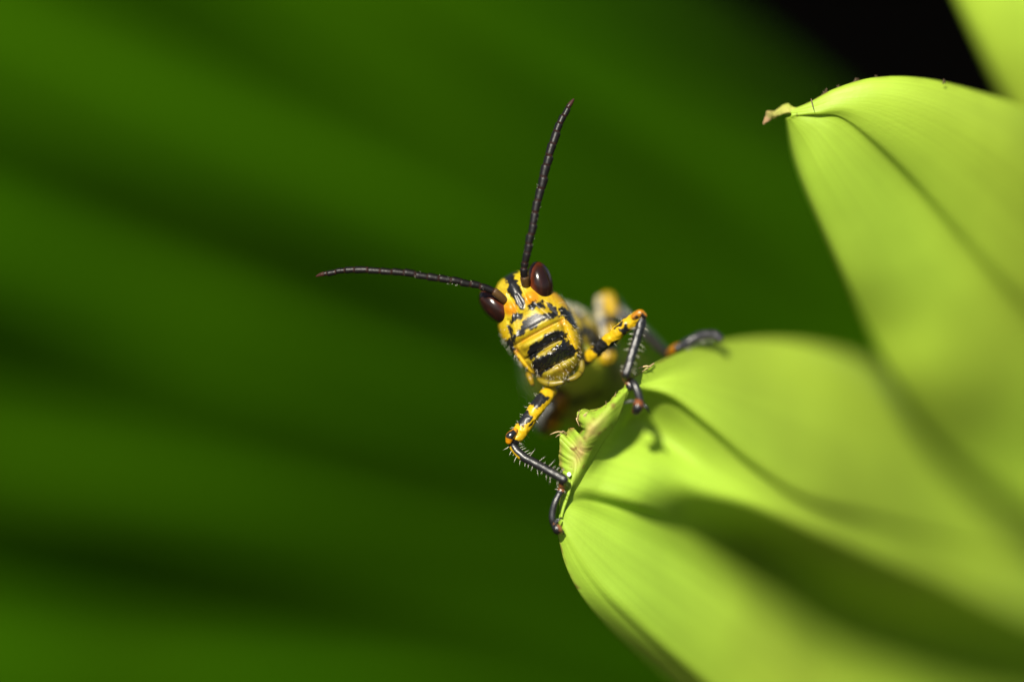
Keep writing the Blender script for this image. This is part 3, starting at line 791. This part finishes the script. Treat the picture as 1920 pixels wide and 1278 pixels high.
# --- palps below the mouth
def palp(pts, r, c):
    v, f, T, A_ = px_tube(pts, r, 26, 12)
    cc = np.array([c * (1 + .25 * nz(p, 30, 1)) * (1 - .75 * (abs(math.sin(t * 6.3)) < .12)) for p, t in zip(v, T)])
    link_mesh('palp', v, f, M_CHITIN, root, cols=cc, rough=[.4] * len(v))
palp([(1091, 676, .10), (1090, 694, .08), (1080, 706, .05), (1066, 712, .04)], [5, 6, 6, 4.5], OLV * .6)
palp([(1010, 710, .10), (1020, 716, .07), (1036, 719, .05), (1056, 716, .04)], [4.5, 6, 6, 4.5], OLV * .75)
palp([(990, 700, .12), (994, 709, .10), (998, 720, .10)], [4.5, 5.5, 4], YEL * .45)

# --- legs
def leg_color(bands, base=YEL, dark=BLK, seed=0.0):
    """bands: (t0,t1,a0,a1) black where angle in [a0,a1] (degrees, 0..360)"""
    def fn(p, t, a):
        d = math.degrees(a) % 360; k = 0
        w1 = .05 * nz(p, 26, seed) + .03 * nz(p, 60, seed + 3); w2 = 40 * nz(p, 22, seed + 5)
        for (t0, t1, a0, a1) in bands:
            dd = (d + w2 - a0) % 360
            ins = min(t + w1 - t0, t1 - t - w1)
            ia = 1 if (a1 - a0) >= 360 or dd < (a1 - a0) else 0
            k = max(k, ia * min(1, max(0, ins / .012)))
        b = base * (1 + .2 * nz(p, 40, seed + 1))
        return b * (1 - k) + dark * k
    return fn
def leg_piece(name, parent, pts, rad, cfn, rough, mat=M_GLOSS, nu=60, nv=24, oval=1.0, bump=0.0):
    v, f, T, A_ = px_tube(pts, rad, nu, nv, oval=oval)
    cc = np.array([cfn(p, t, a) for p, t, a in zip(v, T, A_)])
    if bump:
        for i, p in enumerate(v): v[i] = p + np.array([nz(p, 45, 1), nz(p, 45, 4), nz(p, 45, 7)]) * bump
    return link_mesh(name, v, f, mat, parent, cols=cc, rough=[rough] * len(v))
solid = lambda c, s=.15: (lambda p, t, a: c * (1 + s * nz(p, 40, 2)))
def bristle_rows(parent, pts, rad, n, lens, angs, spread=.38, lean=.45, r=.00115, t0=.06, t1=.97):
    P = np.array([vv(p) for p in pts]); C_ = catmull(P, 200); R_ = catmull(np.array(rad, float)[:, None], 200)[:, 0] / PPU
    T_ = np.gradient(C_, axis=0); T_ /= np.linalg.norm(T_, axis=1)[:, None]
    items = []
    for k in range(n):
        if rnd.random() < .14: continue
        i = int((t0 + (t1 - t0) * (k + rnd.uniform(.1, .9)) / n) * 199); a = math.radians(angs[k % len(angs)]) + rnd.uniform(-spread, spread)
        s = np.cross(T_[i], [0, 0, -1]); s /= np.linalg.norm(s); f_ = np.cross(s, T_[i])
        d = s * math.cos(a) + f_ * math.sin(a)
        items.append((C_[i] + d * R_[i] * .92, (d + T_[i] * lean * rnd.uniform(.5, 1.3)) * rnd.uniform(*lens) / PPU))
    v, f = hair_geo(items, r)
    tag(link_mesh('bristles', v, f, M_HAIR, parent), kind='stuff')

# front leg on the eaten side (viewer's left)
FL = [(1040, 724, .16), (1027, 738, .10), (1010, 760, .05), (993, 784, .04), (976, 808, .03), (964, 824, .03)]
FLr = [9, 13, 14, 14, 14, 11]
# angle 0 is the side to the right of travel seen from the camera
legL = leg_piece('front_leg', root, FL, FLr, leg_color([(.0, .12, 0, 360), (.30, .52, 72, 262), (.60, .80, 88, 262), (.66, .78, 20, 60), (.98, 1.1, 0, 360)], seed=1.0), .36, nu=90, nv=36, mat=M_CHITIN, bump=.006)
tag(legL, 'front leg reaching down, yellow thigh with black patches')
TL = [(959, 822, .03), (964, 838, .03), (980, 855, .012), (1005, 869, -.015), (1032, 884, -.045), (1057, 898, -.07)]
TLr = [7.5, 8.4, 8.6, 8.2, 8.4, 9]
def tibL(p, t, a):
    d = math.degrees(a) % 360
    k = 1 if (.10 < t < .30 and 120 < d < 215 and nz(p, 30, 3) > -.4) else 0
    return BLK * (1 - k) + YEL * k
t1 = leg_piece('tibia', legL, TL, TLr, tibL, .36, bump=.0012)
bristle_rows(t1, TL, TLr, 28, (6, 18), [0, 180, 8, 172], t0=.12, r=.0014)
kn = leg_piece('knee', legL, [(966, 808, .0), (957, 817, -.005), (954, 826, .0)], [6, 8.5, 6.5], leg_color([(0, .75, 30, 160)], base=ORG * .9, seed=2), .22, nu=16)
TAL = [(1057, 899, -.06), (1054, 912, -.03), (1049, 926, -.03)]
ta = leg_piece('tarsus', legL, TAL, [7, 6.8, 6.5], leg_color([(.0, .3, 0, 360), (.45, .6, 0, 360), (.8, 1.1, 0, 360)], base=np.array([.12, .045, .012]), dark=BLK * 1.5, seed=4), .22, nu=30, bump=.004)
leg_piece('tarsal_segment', legL, [(1049, 925, -.04), (1041, 941, -.05), (1036, 960, -.05), (1036, 974, -.05), (1040, 984, -.04)], [5.5, 5.8, 6.0, 6.2, 6.4], solid(BLK * 1.3), .36, nu=30)
leg_piece('foot_pad', legL, [(1040, 984, -.05), (1045, 991, -.06), (1049, 995, -.05)], [6.5, 9, 7], leg_color([(0, .35, 0, 360), (.3, .9, 60, 190)], base=np.array([.17, .07, .02]), seed=6), .3, nu=20)
leg_piece('claw', legL, [(1050, 990, -.04), (1056, 996, -.05), (1058, 1002, -.03)], [3, 2.2, .8], solid(BLK * 1.5), .25, nu=12, nv=8)
leg_piece('claw', legL, [(1038, 982, -.05), (1047, 974, -.07), (1052, 972, -.05)], [3, 2.4, 1], solid(np.array([.04, .04, .045])), .25, nu=12, nv=8)
bristle_rows(ta, TAL, [7, 6.8, 6.5], 8, (5, 9), [180, 0])
bristle_rows(legL, FL, FLr, 26, (5, 11), [180, 165, 0], r=.0008, spread=.5)

# front leg on the other side (viewer's right)
FR = [(1096, 676, .18), (1112, 662, .13), (1136, 642, .07), (1160, 622, .02), (1182, 604, -.01), (1199, 592, -.03)]
FRr = [11, 12, 12, 12.5, 12.5, 10.5]
legR = leg_piece('front_leg', root, FR, FRr, leg_color([(.02, .12, 0, 360), (.24, .47, 0, 360), (.40, .58, 110, 230), (.70, .84, 75, 150), (.66, .78, 20, 60), (.97, 1.1, 0, 100)], seed=11.0), .36, nu=90, nv=36, mat=M_CHITIN, bump=.006)
tag(legR, 'front leg raised over the leaf edge, yellow thigh with black bands')
leg_piece('knee', legR, [(1190, 594, -.04), (1200, 587, -.05), (1208, 592, -.05)], [7.5, 7.5, 5.5], leg_color([(.0, .35, 60, 200), (.7, 1.1, 60, 160)], base=ORG * .75, seed=12), .3, nu=16)
TR = [(1203, 594, -.03), (1202, 606, -.04), (1196, 628, -.055), (1188, 655, -.075), (1180, 682, -.095), (1174, 700, -.105)]
TRr = [8.0, 9.0, 9.0, 8.8, 8.6, 9.2]
t2 = leg_piece('tibia', legR, TR, TRr, solid(BLK), .36, bump=.003)
bristle_rows(t2, TR, TRr, 22, (6, 16), [0, 180], t0=.1, r=.0014)
bristle_rows(legR, FR, FRr, 18, (5, 11), [0, 20, 180], r=.0008, spread=.5)
TAR = [(1172, 700, -.09), (1176, 712, -.06), (1182, 726, -.06)]
ta = leg_piece('tarsus', legR, TAR, [8, 7.8, 7], leg_color([(.0, .25, 0, 360), (.42, .62, 0, 360), (.8, 1.1, 0, 360)], base=np.array([.13, .055, .016]), dark=BLK * 1.6, seed=14), .22, nu=30, bump=.004)
leg_piece('tarsal_segment', legR, [(1183, 714, -.06), (1190, 722, -.08), (1196, 736, -.09), (1200, 752, -.09)], [6.5, 7.5, 7.4, 7.6], solid(BLK * 1.3), .36, nu=30)
leg_piece('foot_pad', legR, [(1198, 752, -.09), (1196, 763, -.10), (1193, 770, -.09)], [8.5, 10.5, 9], leg_color([(.45, 1.1, 40, 140)], base=np.array([.12, .036, .008]), seed=15), .3, nu=20)
leg_piece('claw', legR, [(1203, 754, -.09), (1212, 763, -.11), (1217, 773, -.10)], [3.6, 3, 1.2], solid(BLK), .25, nu=12, nv=8)
leg_piece('claw', legR, [(1195, 753, -.09), (1182, 752, -.11), (1171, 755, -.10)], [3.4, 2.6, 1], solid(np.array([.05, .05, .05])), .25, nu=12, nv=8)

# middle leg behind (viewer's right), foot on the leaf's upper margin
MR = [(1138, 668, .34), (1140, 640, .40), (1141, 610, .45), (1140, 580, .49), (1139, 562, .50)]
MRr = [16, 18, 19, 18, 14]
legM = leg_piece('middle_leg', root, MR, MRr, leg_color([(.0, .28, 0, 360), (.50, .72, 0, 360)], base=YEL * .9, seed=21), .34, nu=60, nv=28, mat=M_CHITIN)
tag(legM, 'middle leg with banded yellow thigh held up behind the front leg')
leg_piece('thigh_highlight', legM, [(1135, 636, .30), (1128, 606, .34), (1123, 576, .38), (1124, 560, .40)], [6, 7.5, 8, 7.5], leg_color([(.25, .5, 0, 360), (.7, .8, 0, 360)], base=np.array([.24, .21, .12]), dark=np.array([.09, .09, .09]), seed=23), .3, nu=24)  # pale strip that paints the highlight along the thigh's front edge
TM = [(1150, 566, .56), (1166, 586, .55), (1190, 606, .52), (1218, 630, .48), (1244, 655, .40), (1258, 664, .32)]
leg_piece('tibia', legM, TM, [9, 8.5, 8, 8, 8, 8], solid(BLK * 2.2), .3)
leg_piece('tarsus', legM, [(1256, 662, .26), (1264, 654, .22), (1274, 648, .21)], [7, 8.5, 7], solid(ORG * .5), .35, nu=16)
leg_piece('tarsal_segment', legM, [(1270, 652, .20), (1290, 641, .22), (1312, 630, .23), (1335, 627, .24), (1348, 634, .24)], [7, 8.5, 8.8, 9, 8.5], solid(BLK * 2.6), .3, nu=26, bump=.004)
bristle_rows(legM, [(1270, 652, .20), (1290, 641, .22), (1312, 630, .23), (1335, 627, .24)], [7, 8.5, 8.8, 9], 20, (8, 13), [180, 170, 150])
# middle leg on the eaten side, mostly hidden
ML = [(1052, 748, .42), (1044, 772, .46), (1034, 792, .50), (1022, 804, .52)]
legN = leg_piece('middle_leg', root, ML, [15, 16, 15, 11], leg_color([(.28, .45, 0, 360)], base=ORG * .75, seed=31), .34, nu=40, mat=M_CHITIN)
tag(legN, 'middle leg in shade behind the eaten leaf margin')
leg_piece('tibia', legN, [(1016, 800, .48), (1012, 788, .42), (1020, 770, .36), (1034, 758, .33)], [10, 11, 10, 8], solid(np.array([.13, .13, .12])), .3, nu=24)
# hind leg folded along the body, out of sight behind the leaf
HL = [(1130, 730, 1.1), (1175, 700, 1.4), (1205, 690, 1.9), (1215, 700, 2.4)]
legH = leg_piece('hind_leg', root, HL, [18, 24, 20, 10], leg_color([(.2, .4, 0, 360), (.6, .8, 0, 360)], base=YEL * .8, seed=41), .34, nu=40, mat=M_CHITIN)
leg_piece('tibia', legH, [(1215, 700, 2.42), (1195, 740, 2.0), (1175, 780, 1.4), (1165, 795, 1.0)], [8, 7, 7, 6], solid(BLK * 2), .3, nu=30)

# --- soft pale hairs on thorax and head sides
def fuzz():
    items = []
    nb = len(bv)
    nn = bv - np.array([vv((1050, 655, .42))])
    cl = [vv(p) for p in [(1025, 625, .26), (1050, 655, .42), (1068, 682, .62), (1092, 712, .95)]]
    cl = catmull(cl, 40)
    for k in range(2000):
        i = rnd.randrange(int(nb * .03), int(nb * .48)); p = bv[i]
        c = cl[np.argmin(((cl - p) ** 2).sum(1))]; d = p - c; d /= np.linalg.norm(d)
        if d[0] * .6 - d[1] * .8 > .15: continue
        d = d + np.array([rnd.gauss(0, .3), rnd.gauss(0, .3), -.25 + rnd.gauss(0, .25)])
        items.append((p, d / np.linalg.norm(d) * rnd.uniform(5, 15) / PPU))
    v, f = hair_geo(items, .0007, .25)
    tag(link_mesh('setae', v, f, M_HAIR, body), kind='stuff')
    items = []
    c = face2view(np.array([[0, 200, 20.0]]))[0]
    tries = 0
    while len(items) < 330 and tries < 20000:
        tries += 1
        i = rnd.randrange(len(hv)); p = hv[i]
        q = p - OCZ; X = (q @ EX) / U; Y = (q @ EY) / U
        if Y < 60: 
            if rnd.random() > .08: continue
        if abs(X) < 230 and Y < 560 and rnd.random() > .12: continue
        d = p - c; d /= np.linalg.norm(d)
        d = d + EY * .5 + np.array([rnd.gauss(0, .2), rnd.gauss(0, .2), rnd.gauss(0, .2)])
        items.append((p, d / np.linalg.norm(d) * rnd.uniform(4, 10) / PPU))
    v, f = hair_geo(items, .0007, .15)
    tag(link_mesh('setae', v, f, M_HAIR, body), kind='stuff')
fuzz()

# --- a bead of dew caught on the chewed margin
def dew():
    c = vv((1067, 889, -.025)); P = []
    for i in range(9):
        th = math.pi * (i + .01) / 8.02
        for j in range(12):
            ph = j / 12 * 2 * math.pi; r = 3.4 / PPU * (1 + .12 * math.sin(ph * 2 + th))
            P.append(c + np.array([math.sin(th) * math.cos(ph) * r, math.cos(th) * r * 1.15, math.sin(th) * math.sin(ph) * r * .8]))
    m, t, out = new_mat('pale_bead'); p = N(t, 'ShaderNodeBsdfPrincipled'); n = N(t, 'ShaderNodeTexNoise')
    r = N(t, 'ShaderNodeMapRange'); r.inputs[3].default_value = .1; r.inputs[4].default_value = .25
    t.links.new(n.outputs[0], r.inputs[0]); t.links.new(r.outputs[0], p.inputs['Roughness'])
    p.inputs['Base Color'].default_value = (.8, .8, .78, 1); t.links.new(p.outputs[0], out.inputs[0])
    tag(link_mesh('dew_drop', P, grid_faces(9, 12, True), m), 'tiny white bead of dew on the chewed leaf margin', 'dew drop')
dew()

for o in bpy.data.objects:
    if '_o' in o: del o['_o']
